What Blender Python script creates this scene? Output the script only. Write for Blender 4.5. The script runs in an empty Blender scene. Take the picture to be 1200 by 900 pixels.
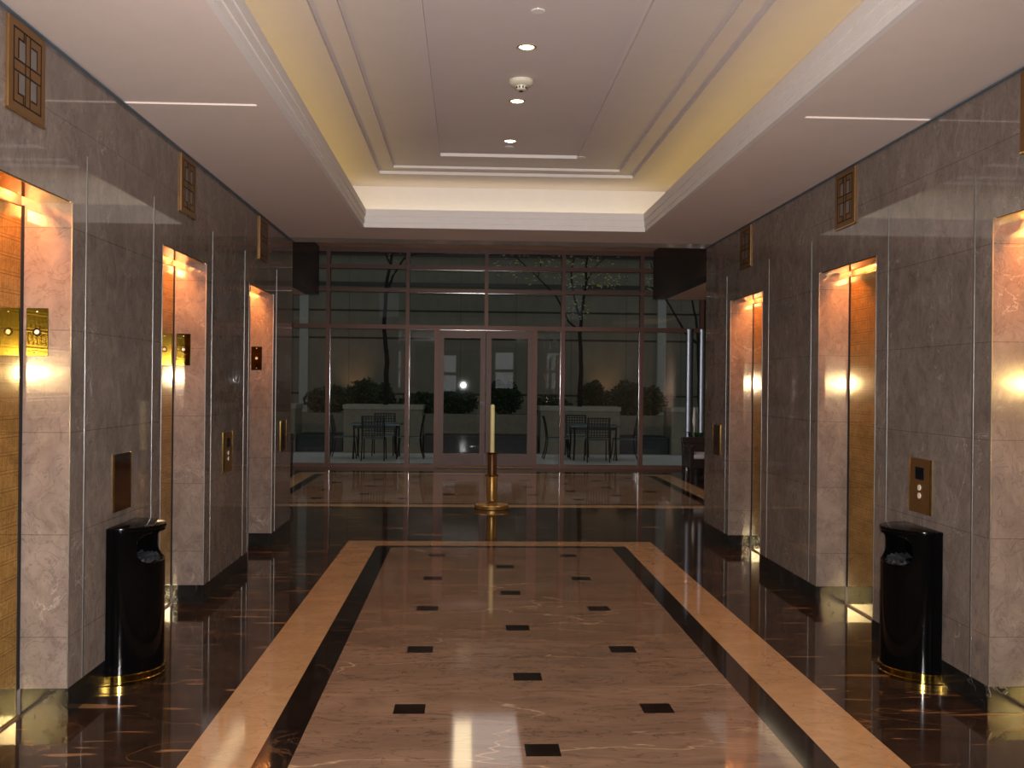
import bpy, bmesh, math, random
from mathutils import Vector, Matrix
PI = math.pi
scene = bpy.context.scene
COL = scene.collection
rnd = random.Random(7)

# ------------------------------------------------------------------ mesh helper
class MB:
    def __init__(s):
        s.v = []; s.f = []; s.m = []
    def add(s, vs, fs, mi=0):
        o = len(s.v); s.v += [tuple(p) for p in vs]
        for f in fs:
            s.f.append([i + o for i in f]); s.m.append(mi)
        return s
    def box(s, x0, x1, y0, y1, z0, z1, mi=0):
        x0, x1 = sorted((x0, x1)); y0, y1 = sorted((y0, y1)); z0, z1 = sorted((z0, z1))
        return s.add([(x0,y0,z0),(x1,y0,z0),(x1,y1,z0),(x0,y1,z0),(x0,y0,z1),(x1,y0,z1),(x1,y1,z1),(x0,y1,z1)],
              [(0,3,2,1),(4,5,6,7),(0,1,5,4),(1,2,6,5),(2,3,7,6),(3,0,4,7)], mi)
    def bar(s, p, q, w, t=None, up=(0,0,1), mi=0):
        """rectangular bar from p to q"""
        p = Vector(p); q = Vector(q); d = (q - p).normalized(); t = t or w
        u = Vector(up)
        if abs(d.dot(u)) > .95: u = Vector((1,0,0))
        a = d.cross(u).normalized(); b = a.cross(d).normalized()
        vs = [e + a*sx*w/2 + b*sy*t/2 for e in (p, q) for sx, sy in ((-1,-1),(1,-1),(1,1),(-1,1))]
        return s.add(vs, [(3,2,1,0),(4,5,6,7),(0,1,5,4),(1,2,6,5),(2,3,7,6),(3,0,4,7)], mi)
    def tube(s, pts, rs, n=12, mi=0, cap=True):
        pts = [Vector(p) for p in pts]
        if not isinstance(rs, (list, tuple)): rs = [rs]*len(pts)
        vs = []; fs = []
        for i, p in enumerate(pts):
            d = (pts[min(i+1, len(pts)-1)] - pts[max(i-1, 0)]).normalized()
            u = Vector((0,0,1)) if abs(d.z) < .9 else Vector((1,0,0))
            a = d.cross(u).normalized(); b = a.cross(d).normalized()
            for k in range(n):
                t = 2*PI*k/n
                vs.append(p + (a*math.cos(t) + b*math.sin(t))*rs[i])
        for i in range(len(pts)-1):
            for k in range(n):
                k2 = (k+1) % n
                fs.append((i*n+k, i*n+k2, (i+1)*n+k2, (i+1)*n+k))
        if cap:
            fs.append(tuple(range(n))[::-1]); fs.append(tuple((len(pts)-1)*n+k for k in range(n)))
        return s.add(vs, fs, mi)
    def lathe(s, prof, n=32, c=(0,0), a0=0, a1=2*PI, mi=0):
        """prof: list of (r,z) bottom to top"""
        full = abs(a1-a0-2*PI) < 1e-6
        cols = n if full else n+1
        vs = []; fs = []
        for r, z in prof:
            for k in range(cols):
                t = a0 + (a1-a0)*k/n
                vs.append((c[0]+r*math.cos(t), c[1]+r*math.sin(t), z))
        for i in range(len(prof)-1):
            for k in range(n):
                k2 = (k+1) % cols
                fs.append((i*cols+k, i*cols+k2, (i+1)*cols+k2, (i+1)*cols+k))
        if full:
            fs.append(tuple(range(cols))[::-1]); fs.append(tuple((len(prof)-1)*cols+k for k in range(cols)))
        return s.add(vs, fs, mi)
    def prism(s, poly, z0, z1, mi=0):
        n = len(poly)
        vs = [(x,y,z0) for x,y in poly] + [(x,y,z1) for x,y in poly]
        fs = [tuple(range(n))[::-1], tuple(range(n, 2*n))] + [(i, (i+1)%n, n+(i+1)%n, n+i) for i in range(n)]
        return s.add(vs, fs, mi)

def link(name, me, parent=None):
    o = bpy.data.objects.new(name, me); COL.objects.link(o)
    if parent: o.parent = parent
    return o
def obj(name, mb, mat, parent=None, bevel=0, smooth=False, fix=True):
    me = bpy.data.meshes.new(name)
    me.from_pydata(mb.v, [], mb.f)
    mats = mat if isinstance(mat, (list, tuple)) else [mat]
    for m in mats: me.materials.append(m)
    for p, mi in zip(me.polygons, mb.m): p.material_index = mi
    if fix or bevel:
        bm = bmesh.new(); bm.from_mesh(me)
        if fix: bmesh.ops.recalc_face_normals(bm, faces=bm.faces)
        if bevel:
            es = [e for e in bm.edges if len(e.link_faces) == 2 and e.calc_face_angle(0) > .6]
            bmesh.ops.bevel(bm, geom=es, offset=bevel, segments=2, profile=.6, affect='EDGES', clamp_overlap=True)
        bm.to_mesh(me); bm.free()
    if smooth:
        for p in me.polygons: p.use_smooth = True
        try: me.set_sharp_from_angle(angle=math.radians(35))
        except Exception: pass
    return link(name, me, parent)
def tag(o, label=None, cat=None, group=None, kind=None):
    if label: o['label'] = label
    if cat: o['category'] = cat
    if group: o['group'] = group
    if kind: o['kind'] = kind
    return o
def struct(name, mb, mat, label=None, parent=None, **k):
    o = obj(name, mb, mat, parent, **k)
    if parent is None: tag(o, label, None, None, 'structure'); o['category'] = name.split('_')[0]
    return o
def empty(name, loc=(0,0,0), rz=0):
    o = bpy.data.objects.new(name, None); COL.objects.link(o)
    o.location = loc; o.rotation_euler = (0,0,rz); o.empty_display_size = .1
    return o
def copy_tree(o, parent=None):
    c = o.copy(); COL.objects.link(c)
    if parent: c.parent = parent
    for ch in list(o.children): copy_tree(ch, c)
    return c

# ------------------------------------------------------------------ materials
def lin(h):
    h = h.lstrip('#'); out = []
    for i in (0,2,4):
        c = int(h[i:i+2],16)/255
        out.append(c/12.92 if c <= .04045 else ((c+.055)/1.055)**2.4)
    return (*out, 1)
class NT:
    def __init__(s, name):
        s.mat = bpy.data.materials.new(name); s.mat.use_nodes = True
        s.t = s.mat.node_tree; s.n = s.t.nodes; s.n.clear()
        s.out = s.n.new('ShaderNodeOutputMaterial')
        s.p = s.n.new('ShaderNodeBsdfPrincipled'); s.l(s.p.outputs[0], s.out.inputs[0])
        s.tc = None
    def l(s, a, b): s.t.links.new(a, b)
    def put(s, sock, v):
        if hasattr(v, 'is_output'): s.l(v, sock)
        else: sock.default_value = v
    def co(s, scale=(1,1,1), rot=(0,0,0), loc=(0,0,0)):
        if not s.tc: s.tc = s.n.new('ShaderNodeTexCoord')
        m = s.n.new('ShaderNodeMapping'); s.l(s.tc.outputs['Object'], m.inputs[0])
        m.inputs['Scale'].default_value = scale; m.inputs['Rotation'].default_value = rot; m.inputs['Location'].default_value = loc
        return m.outputs[0]
    def noise(s, vec, scale, detail=6, rough=.6, dist=0):
        n = s.n.new('ShaderNodeTexNoise'); s.l(vec, n.inputs['Vector'])
        n.inputs['Scale'].default_value = scale; n.inputs['Detail'].default_value = detail
        n.inputs['Roughness'].default_value = rough; n.inputs['Distortion'].default_value = dist
        return n.outputs['Fac']
    def ramp(s, fac, stops):
        r = s.n.new('ShaderNodeValToRGB'); s.l(fac, r.inputs[0])
        e = r.color_ramp.elements
        while len(e) < len(stops): e.new(.5)
        for el, (p, c) in zip(e, stops):
            el.position = p; el.color = c if isinstance(c, tuple) else (c,c,c,1)
        return r.outputs[0]
    def math(s, op, a, b=0, c=None):
        m = s.n.new('ShaderNodeMath'); m.operation = op
        s.put(m.inputs[0], a); s.put(m.inputs[1], b)
        if c is not None: s.put(m.inputs[2], c)
        return m.outputs[0]
    def mix(s, fac, a, b):
        m = s.n.new('ShaderNodeMix'); m.data_type = 'RGBA'
        s.put(m.inputs[0], fac); s.put(m.inputs[6], a); s.put(m.inputs[7], b)
        return m.outputs[2]
    def vein(s, vec, scale, width, dist=1.2, detail=5):
        n = s.noise(vec, scale, detail, .55, dist)
        d = s.math('ABSOLUTE', s.math('SUBTRACT', n, .5))
        return s.ramp(d, [(0, 1.0), (width, 0.0)])
    def crack(s, vec, scale, width, warp=.35, wscale=1.5):
        n = s.n.new('ShaderNodeTexNoise'); s.l(vec, n.inputs['Vector']); n.inputs['Scale'].default_value = wscale; n.inputs['Detail'].default_value = 4
        a = s.n.new('ShaderNodeVectorMath'); a.operation = 'SCALE'; s.l(n.outputs['Color'], a.inputs[0]); a.inputs['Scale'].default_value = warp
        b = s.n.new('ShaderNodeVectorMath'); b.operation = 'ADD'; s.l(vec, b.inputs[0]); s.l(a.outputs[0], b.inputs[1])
        v = s.n.new('ShaderNodeTexVoronoi'); v.feature = 'DISTANCE_TO_EDGE'; s.l(b.outputs[0], v.inputs['Vector']); v.inputs['Scale'].default_value = scale
        return s.ramp(v.outputs['Distance'], [(0, 1.0), (width, 0.0)])
    def set(s, **k):
        for a, b in k.items():
            s.put(s.p.inputs[a.replace('_',' ')], b)
        return s.mat
    def bump(s, h, strength=.3, dist=.01):
        b = s.n.new('ShaderNodeBump'); s.l(h, b.inputs['Height'])
        b.inputs['Strength'].default_value = strength; b.inputs['Distance'].default_value = dist
        s.l(b.outputs[0], s.p.inputs['Normal'])

def plain(name, col, rough=.5, metal=0, var=.12, scale=12, bumps=0, **k):
    t = NT(name); c = lin(col) if isinstance(col, str) else col
    n = t.noise(t.co(), scale, 5)
    f = t.ramp(n, [(.3, tuple(x*(1-var) for x in c[:3])+(1,)), (.7, tuple(min(1,x*(1+var)) for x in c[:3])+(1,))])
    if bumps: t.bump(n, bumps, .004)
    return t.set(Base_Color=f, Roughness=rough, Metallic=metal, **k)

def marble(name, a, b, dark, light, scale=1.6, stretch=(1,1,1), rot=(0,0,0), dv=.5, lv=.5, rough=.07, lw=.012, lscale=.9, joints=False, gate=(.5,.62), spec=.5, crk=0, cw=.006):
    t = NT(name); v = t.co(stretch, rot)
    n = t.noise(v, scale*2.2, 9, .68, .9)
    c = t.ramp(n, [(.3, lin(a)), (.7, lin(b))])
    big = t.noise(v, scale*.7, 3)
    c = t.mix(t.ramp(big, [(.35,.0),(.75,.35)]), c, lin(dark))
    d = t.vein(v, scale*2.6, .02, 1.6)
    c = t.mix(t.math('MULTIPLY', d, dv), c, lin(dark))
    g = t.ramp(t.noise(v, scale*.9, 2), [(gate[0],0.0),(gate[1],1.0)])
    l = t.crack(t.co(stretch, (0,0,.25), (.3,.7,.2)), crk, cw, .9) if crk else t.vein(t.co(stretch, (.3,.2,.9)), scale*lscale, lw, 1.0, 6)
    c = t.mix(t.math('MULTIPLY', t.math('MULTIPLY', l, g), lv), c, lin(light))
    if joints:
        sp = t.n.new('ShaderNodeSeparateXYZ'); t.l(t.co(), sp.inputs[0])
        z = t.math('PINGPONG', t.math('ADD', sp.outputs[2], .11), .24)
        j = t.math('LESS_THAN', z, .0018)
        c = t.mix(t.math('MULTIPLY', j, .45), c, lin('1c1614'))
    return t.set(Base_Color=c, Roughness=rough, IOR=1.5, Specular_IOR_Level=spec)

M_wall = marble('grey_brown_marble', '6a5e57', '877a70', '433933', 'b8ab9f', scale=3.6, stretch=(1,1,.75), dv=.38, lv=.4, rough=.04, joints=True, lw=.008)
def dark_floor():
    t = NT('dark_brown_marble')
    n = t.noise(t.co((1,1.3,1)), 2.6, 8, .65, .8)
    c = t.ramp(n, [(.3, lin('1b1512')), (.7, lin('392b22'))])
    for rot, st, loc, w in ((.35, (1.1,9,1), 0, .75), (-.5, (1.4,11,1), 7, .6), (1.2, (1.8,13,1), 13, .5)):
        v = t.co(st, (0,0,rot), (loc,loc,0))
        d = t.ramp(t.noise(v, 1.0, 3, .5, .25), [(.655, 0.0), (.685, 1.0)])
        c = t.mix(t.math('MULTIPLY', d, w*.75), c, lin('a3794f'))
    th = t.vein(t.co((.8,1.4,1), (0,0,.4)), 1.5, .004, .6, 3)
    c = t.mix(t.math('MULTIPLY', th, .45), c, lin('9a6a42'))
    return t.set(Base_Color=c, Roughness=.065, IOR=1.5)
M_dark = dark_floor()
M_base = marble('black_green_marble', '141413', '262624', '080808', '77756c', scale=3, dv=.4, lv=.55, rough=.16, lw=.008)
M_tan = marble('tan_marble', '6c5648', '8b715d', '4b392e', 'd2b591', scale=.85, stretch=(.8,2.8,1), dv=.6, lv=.5, rough=.055, gate=(.46,.56), crk=.55, cw=.006)
M_yel = marble('honey_marble', '9f7f5c', 'b0906c', '85674a', '5f4937', scale=1.4, stretch=(1,1.6,1), dv=.35, lv=.55, rough=.06, gate=(.42,.52), crk=2.4, cw=.012)
M_ins = marble('black_inset_marble', '17110f', '251c18', '0a0706', '7a5636', scale=2, dv=.4, lv=.4, rough=.07)
M_stone = marble('grey_header_stone', 'c2b9b3', 'd9d0ca', '8f8681', 'f2ece6', scale=3.5, dv=.4, lv=.5, rough=.12)

M_ceil = plain('ceiling_paint', 'd0bfb5', .75, var=.02, scale=6)
M_white = plain('white_moulding_paint', 'd3cbc5', .6, var=.02)
M_tray = plain('tray_paint', 'c4b7b2', .75, var=.02, scale=5)
M_lobw = plain('lobby_wall_plaster', '8a7a70', .7, var=.05)
M_brown = plain('dark_brown_panel', '2a1b15', .35, var=.2)
M_soff = plain('beige_soffit_paint', 'e0c4b0', .7, var=.03)
M_bronze = plain('bronze_painted_frame', '5c3622', .45, var=.08, metal=0)
M_bronzeD = plain('door_frame_bronze', '51352a', .45, var=.1)
M_bead = plain('polished_steel_bead', 'c0c2c6', .13, 1, var=.02)
M_steel = plain('satin_steel', '858d97', .34, 1, var=.03)
M_strip = plain('metal_inlay_strip', 'a09f9b', .36, .9, var=.04)
M_black = plain('dark_gap', '050404', .8, var=.1)
M_blackp = plain('black_enamel', '050505', .1, var=.1, Specular_IOR_Level=.3, IOR=1.28)
M_liner = plain('bin_liner_plastic', '26282c', .35, var=.3, scale=60, bumps=.8)
M_brass = plain('polished_brass', 'a9893f', .11, 1, var=.06)
M_keyb = plain('olive_brass', '76662a', .06, 1, var=.08)
M_brassd = plain('antique_brass', 'a07a42', .36, .75, var=.1)
M_bronzes = plain('dark_bronze_tube', '5d3d22', .4, .7, var=.12)
M_plate = plain('brushed_bronze_plate', '87633a', .4, .7, var=.08)
M_platep = plain('polished_bronze_plate', '8a5c3a', .1, 1, var=.06)
M_groove = plain('engraved_groove', '231507', .5, .6, var=.1)
M_grey = plain('grey_inlay', '6b635e', .4, var=.08)
M_disp = plain('display_glass', '0a0e14', .08, var=.1)
M_btn = plain('pale_button', 'cfc6b2', .3, var=.04)
M_candle = plain('cream_wax', 'eadf9c', .45, var=.04, Subsurface_Weight=.15)
M_plastic = plain('cream_plastic', 'cbc3ae', .45, var=.03)
M_rim = plain('lamp_rim_metal', 'b9a888', .35, .6, var=.05)
M_conc = plain('planter_concrete', '8a8374', .85, var=.14, scale=9, bumps=.3)
M_cap = plain('planter_coping', 'a39d90', .8, var=.1, scale=9)
M_darkst = plain('dark_bench_stone', '34373a', .6, var=.2, scale=8)
M_patio = plain('patio_paving', 'f0e9e1', .75, var=.07, scale=4)
M_iron = plain('dark_patio_metal', '15191b', .4, .4, var=.15)
M_slat = plain('teal_grey_seat_metal', '4f6266', .4, .3, var=.15)
M_bark = plain('tree_bark', '231c17', .9, var=.3, scale=30, bumps=.5)
M_leaf = plain('yellow_green_leaf', 'cfca78', .5, var=.3, scale=25)
M_shrub = plain('dark_shrub_leaf', '2c3d22', .55, var=.45, scale=20)
M_twig = plain('shrub_stem', '2a2119', .9, var=.2)
M_soil = plain('planter_soil', '1c1712', .95, var=.3, scale=20)
M_wood = plain('dark_stained_wood', '1c0f0b', .25, var=.25, scale=14)
M_seat = plain('pale_leather', 'a7a5a8', .3, var=.06)
M_pot = plain('dark_glazed_pot', '20201f', .3, var=.1)
M_pleaf = plain('houseplant_leaf', '1e3a1b', .35, var=.3)
M_stalk = plain('white_flower_spike', 'dcdcd6', .5, var=.05)

def emis(name, col, st):
    t = NT(name); n = t.noise(t.co(), 30, 2)
    c = t.ramp(n, [(.2, tuple(x*.94 for x in col)+(1,)), (.8, tuple(col)+(1,))])
    return t.set(Base_Color=c, Emission_Color=c, Emission_Strength=st)
M_lamp = emis('downlight_lamp', (1,.86,.6), 14)
M_alc = emis('alcove_lamp', (1,.34,.08), 580)
M_up = emis('uplight_lamp', (1,.55,.25), 5)

# patio wall with panel joints
t = NT('patio_concrete_panels')
sp = t.n.new('ShaderNodeSeparateXYZ'); t.l(t.co(), sp.inputs[0])
jz = 0.0
for zz in (1.28, 2.78, 3.52):
    jz = t.math('MAXIMUM', jz, t.math('LESS_THAN', t.math('ABSOLUTE', t.math('SUBTRACT', sp.outputs[2], zz)), .026))
jx = t.math('LESS_THAN', t.math('PINGPONG', t.math('ADD', sp.outputs[0], .2), .75), .01)
c = t.ramp(t.noise(t.co((1,1,.6)), 3, 7, .65), [(.3, lin('7d7668')), (.7, lin('8d8575'))])
c = t.mix(t.math('MULTIPLY', jx, .4), c, lin('2b2823'))
c = t.mix(t.math('MULTIPLY', jz, .85), c, lin('1b1916'))
M_pwall = t.set(Base_Color=c, Roughness=.85)
M_pil = plain('pale_pilaster', 'b4b3ab', .8, var=.08)

# clear glass
t = NT('clear_glass')
t.n.remove(t.p)
tr = t.n.new('ShaderNodeBsdfTransparent'); gl = t.n.new('ShaderNodeBsdfGlossy'); mx = t.n.new('ShaderNodeMixShader'); fr = t.n.new('ShaderNodeFresnel')
tint = t.ramp(t.noise(t.co(), 2, 1), [(0, (.90,.94,.93,1)), (1, (.93,.96,.95,1))])
t.l(tint, tr.inputs[0]); gl.inputs['Roughness'].default_value = .012; fr.inputs[0].default_value = 1.5
t.l(fr.outputs[0], mx.inputs[0]); t.l(tr.outputs[0], mx.inputs[1]); t.l(gl.outputs[0], mx.inputs[2]); t.l(mx.outputs[0], t.out.inputs[0])
M_glass = t.mat

# engraved gold door: rows of key pattern
t = NT('engraved_gold_door')
sp = t.n.new('ShaderNodeSeparateXYZ'); t.l(t.co(), sp.inputs[0])
Yc, Zc = sp.outputs[1], sp.outputs[2]
RH, CW = .082, .05
row = t.math('DIVIDE', Zc, RH); rf = t.math('FRACT', row); ri = t.math('FLOOR', row)
colm = t.math('ADD', t.math('DIVIDE', Yc, CW), t.math('MULTIPLY', ri, .5)); cf = t.math('FRACT', colm)
def near(x, c, w): return t.math('LESS_THAN', t.math('ABSOLUTE', t.math('SUBTRACT', x, c)), w)
def both(a, b): return t.math('MULTIPLY', a, b)
def either(a, b): return t.math('MAXIMUM', a, b)
lines = either(near(rf, .02, .02), near(rf, .2, .014))
g1 = t.math('GREATER_THAN', rf, .22); g2 = t.math('LESS_THAN', rf, .82)
verts = both(g1, either(near(cf, .08, .03), either(both(g2, near(cf, .36, .03)), both(t.math('GREATER_THAN', rf, .5), near(cf, .64, .03)))))
hook = both(near(rf, .8, .02), both(t.math('GREATER_THAN', cf, .36), t.math('LESS_THAN', cf, .5)))
hook2 = both(near(rf, .5, .02), both(t.math('GREATER_THAN', cf, .5), t.math('LESS_THAN', cf, .64)))
mask = either(either(lines, t.math('MULTIPLY', verts, .7)), either(hook, hook2))
c = t.ramp(t.noise(t.co((1,3,.5)), 20, 4), [(.3, lin('c9a550')), (.7, lin('debb66'))])
c = t.mix(t.math('MULTIPLY', mask, .75), c, lin('553611'))
M_gold = t.set(Base_Color=c, Metallic=1.0, Roughness=t.math('ADD', .06, t.math('MULTIPLY', mask, .2)))
M_head = plain('brass_soffit', 'd9a04e', .14, 1, var=.05)

# ------------------------------------------------------------------ dimensions
XC = .345; HW = 2.205; XL = XC-HW; XR = XC+HW
CZ = 3.06; YE = 11.02; YB = -3.5
OPEN = [(3.87, 4.94), (6.38, 7.435), (8.88, 9.98)]
OH = 2.41; DEP = .215
GY = 19.45
LX0, LX1 = -5.2, 5.0     # lobby side walls
LZ = 4.1

# ------------------------------------------------------------------ floor
def cuts(lo, hi, pts): return sorted({round(p, 4) for p in pts if lo < p < hi} | {lo, hi})
A = dict(x0=XC-1.515, x1=XC+1.515, y1=10.38, by=.30, bb=.145)     # near panel (open towards the viewer)
B = dict(x0=XC-3.26, x1=XC+3.26, y0=13.24, y1=18.25)
ins = []
for k in range(-6, 5):
    y = 4.461+1.1215*k
    if y > -2: ins.append((.34, y))
for k in range(-6, 5):
    y = 5.033+1.1245*k
    if y > -2: ins += [(-.265, y), (.942, y)]
for k in range(-4, 5):
    for r in range(4):
        y = (14.18 if k % 2 == 0 else 14.74) + 1.108*r
        if y < 17.7: ins.append((XC+.598*k, y))
S = .0755
xs = cuts(-6.0, 6.5, [A['x0'], A['x0']+.30, A['x0']+.45, A['x1'], A['x1']-.30, A['x1']-.45, B['x0'], B['x1'], B['x0']+.30, B['x0']+.45, B['x1']-.3, B['x1']-.45]
          + [x+d for x, y in ins for d in (-S, S)])
ys = cuts(YB-.3, GY+.1, [A['y1'], A['y1']-.30, A['y1']-.40, -2.5, B['y0'], B['y0']+.30, B['y0']+.40, B['y1'], B['y1']-.30, B['y1']-.40]
          + [y+d for x, y in ins for d in (-S, S)])
inset_cells = [(x-S, x+S, y-S, y+S) for x, y in ins]
def region(x, y):
    for p in inset_cells:
        if p[0] < x < p[1] and p[2] < y < p[3]: return 3
    if A['x0'] < x < A['x1'] and -2.5 < y < A['y1']:
        d = min(x-A['x0'], A['x1']-x); e = A['y1']-y
        if d < .30 or e < .30: return 2
        if d < .45 or e < .40: return 3
        return 1
    if B['x0'] < x < B['x1'] and B['y0'] < y < B['y1']:
        d = min(x-B['x0'], B['x1']-x); e = min(y-B['y0'], B['y1']-y)
        if d < .30 or e < .30: return 2
        if d < .45 or e < .40: return 3
        return 1
    return 0
fb = MB(); idx = {}
for j, y in enumerate(ys):
    for i, x in enumerate(xs):
        idx[i, j] = len(fb.v); fb.v.append((x, y, 0))
for j in range(len(ys)-1):
    for i in range(len(xs)-1):
        fb.f.append([idx[i,j], idx[i+1,j], idx[i+1,j+1], idx[i,j+1]])
        fb.m.append(region((xs[i]+xs[i+1])/2, (ys[j]+ys[j+1])/2))
o = len(fb.v)
x0, x1, y0, y1 = xs[0], xs[-1], ys[0], ys[-1]
fb.add([(x0,y0,-.2),(x1,y0,-.2),(x1,y1,-.2),(x0,y1,-.2)], [(0,3,2,1)])
for a, b in (((x0,y0),(x1,y0)),((x1,y0),(x1,y1)),((x1,y1),(x0,y1)),((x0,y1),(x0,y0))):
    fb.add([(a[0],a[1],-.2),(b[0],b[1],-.2),(b[0],b[1],0),(a[0],a[1],0)], [(0,1,2,3)])
struct('floor', fb, [M_dark, M_tan, M_yel, M_ins], 'polished dark marble hall floor with honey bordered tan panels', fix=False)

# ------------------------------------------------------------------ side walls with lift openings
TH = .55
for side, sx, X in (('left', -1, XL), ('right', 1, XR)):
    w = MB(); bs = MB(); yy = YB
    back = X + sx*TH
    for a, b in OPEN + [(YE, None)]:
        w.box(X, back, yy, a, .0, CZ+.25)
        bs.box(X-sx*.004, X+sx*.02, yy-(.004 if yy > YB else 0), a+.004, 0, .13)
        if yy > YB: bs.box(X+sx*.02, X+sx*DEP, yy-.004, yy+.02, 0, .13)
        if b: bs.box(X+sx*.02, X+sx*DEP, a-.02, a+.004, 0, .13)
        else: bs.box(X+sx*.02, X+sx*TH, a-.02, a+.004, 0, .13)
        if b:
            w.box(X, X+sx*.155, a, b, OH, CZ+.25)                 # header stone over the opening
            w.box(X+sx*.155, X+sx*.235, a, b, OH+.10, CZ+.25)     # above the lamp slot
            w.box(X+sx*.235, back, a, b, OH-.02, CZ+.25)
            yy = b
    struct('wall_'+side, w, M_wall, 'polished grey brown marble lift wall on the %s' % side)
    struct('baseboard_'+side, bs, M_base, 'low black marble skirting along the %s lift wall' % side)

trim_n = [0]
def trim(mb, mat, label, **k):
    trim_n[0] += 1
    return struct('trim_%d' % trim_n[0], mb, mat, label, **k)

# vertical metal inlay strips and corner beads
for side, sx, X in (('left', -1, XL), ('right', 1, XR)):
    m = MB()
    for y in (5.125, 6.20, 7.61, 8.70, 10.13):
        m.box(X-sx*.002, X+sx*.003, y-.006, y+.006, .13, 2.665)
    for a, b in OPEN:
        for y in (a, b):
            if y > 4: 
                s_ = 1 if y == b else -1
                m.box(X-sx*.0015, X+sx*.004, y-s_*.0015, y+s_*.004, .13, OH)
    trim(m, M_strip, 'thin vertical metal strips let into the %s marble wall' % side)
    m = MB()
    for a, b in OPEN:
        m.box(X+sx*.006, X+sx*.155, a+.004, b-.004, OH-.006, OH+.001)
    trim(m, M_head, 'brass soffits over the %s lift openings' % side)
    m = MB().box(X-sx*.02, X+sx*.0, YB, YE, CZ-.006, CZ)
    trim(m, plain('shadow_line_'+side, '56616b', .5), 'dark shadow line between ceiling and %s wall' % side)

# ------------------------------------------------------------------ lift doors
ndoor = 1
ORD = ['nearest', 'middle', 'farthest']
for side, sx, X in (('left', -1, XL), ('right', 1, XR)):
    for i, (a, b) in enumerate(OPEN):
        ndoor += 1
        e = empty('door_%d' % ndoor, (X+sx*DEP, (a+b)/2, 0)); tag(e, '%s gold engraved lift door on the %s wall' % (ORD[i], side), 'door', None, 'structure')
        hw = (b-a)/2
        for s in (-1, 1):
            m = MB(); y0, y1 = (0.002, hw-.036) if s > 0 else (-hw+.036, -.002)
            m.box(sx*.006, sx*.0175, y0, y1, .012, OH-.03)
            obj('door_leaf', m, M_gold, e, bevel=.002)
        m = MB().box(sx*.002, sx*.06, -hw+.0, hw-.0, -.0, .01)
        obj('sill', m, M_brassd, e)
        m = MB().box(sx*.018, sx*.05, -hw+.001, hw-.001, .01, OH-.021)
        for s in (-1, 1): m.box(sx*.004, sx*.018, s*(hw-.034), s*(hw-.0045), .13, OH-.021)
        obj('dark_reveal', m, M_black, e)

# lamp rows hidden in the slot above each lift door
for side, sx, X in (('left', -1, XL), ('right', 1, XR)):
    for i, (a, b) in enumerate(OPEN):
        e = empty('slot_light', (X+sx*.195, (a+b)/2, OH+.04))
        tag(e, 'row of warm lamps above the %s lift door on the %s' % (ORD[i], side), 'light', 'slot lamps above the lift doors')
        hw = (b-a)/2
        ch_ = obj('channel', MB().box(-.032, .032, -hw+.02, hw-.02, .032, .058), M_rim, e)
        for k in range(5):
            y = (k-2)*(hw*.37)
            m = MB().lathe([(.008,.034),(.022,.03),(.024,.02),(.017,.008),(.006,.004)], 14, (0,y))
            obj('lamp', m, M_alc, ch_, smooth=True)

# ------------------------------------------------------------------ ceiling: soffit, tray and cove
TX, TY, TZ = 1.378, 9.95, 3.53
CX, CY = 1.62, 10.34        # cove walls
TB = -2.0
m = MB()
# side soffits (recessed field near the viewer), end soffits
for sx in (-1, 1):
    xo = XC+sx*2.2; xi = XC+sx*TX; xm = XC+sx*1.49
    m.box(xo, XC+sx*2.75, YB, 10.70, CZ+.25, CZ+.3)
    m.box(xm, xi, YB, 10.70, CZ, CZ+.05)
    m.box(xo, xm, 5.62, 10.70, CZ, CZ+.05)
    m.box(xo, xm, YB, 5.62, CZ+.009, CZ+.05)
m.box(XC-TX, XC+TX, TY, 10.70, CZ, CZ+.05)
m.box(XC-TX, XC+TX, YB, TB, CZ, CZ+.05)
# cove gutter walls
m.box(XC-CX-.06, XC-CX, TB-.3, CY+.06, CZ+.05, TZ)
m.box(XC+CX, XC+CX+.06, TB-.3, CY+.06, CZ+.05, TZ)
m.box(XC-CX, XC+CX, CY, CY+.06, CZ+.05, TZ, 2)
m.box(XC-CX, XC+CX, TB-.36, TB-.3, CZ+.05, TZ, 1)
# stepped tray top : ring, ring, ring, plate
def ring(o, i, z, mi):
    (ox, oy0, oy1), (ix, iy0, iy1) = o, i
    for q in ((-ox,-ix,oy0,oy1),(ix,ox,oy0,oy1)):
        m.box(XC+q[0], XC+q[1], q[2], q[3], z, z+.16, mi)
    m.box(XC-ix, XC+ix, oy0, iy0, z, z+.16, mi); m.box(XC-ix, XC+ix, iy1, oy1, z, z+.16, mi)
R0 = (CX+.06, TB-.36, CY+.06); R1 = (1.19, TB+.1, 9.71); R2 = (1.045, TB+.3, 9.56); R3 = (.605, TB+.7, 9.14)
ring(R0, R1, TZ, 1); ring(R1, R2, TZ+.028, 1); ring(R2, R3, TZ+.05, 1)
m.box(XC-R3[0], XC+R3[0], R3[1], R3[2], TZ+.078, TZ+.2, 1)
struct('ceiling', m, [M_ceil, M_tray, M_white], 'pinkish white hall ceiling with stepped lit tray')
# cornice fascia around the tray, three stepped bands
m = MB()
for z0, z1, d in ((CZ, CZ+.045, .0), (CZ+.045, CZ+.105, .014), (CZ+.105, CZ+.172, .028)):
    d *= .6; x0, x1, y0, y1 = XC-TX, XC+TX, TB, TY; tk = .03+d
    for q in ((x0, x0+tk), (x1-tk, x1)):
        m.box(q[0], q[1], y0, y1, z0, z1)
    m.box(x0+tk, x1-tk, y1-tk, y1, z0, z1); m.box(x0+tk, x1-tk, y0, y0+tk, z0, z1)
trim(m, M_white, 'white stepped moulding around the ceiling tray')
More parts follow.
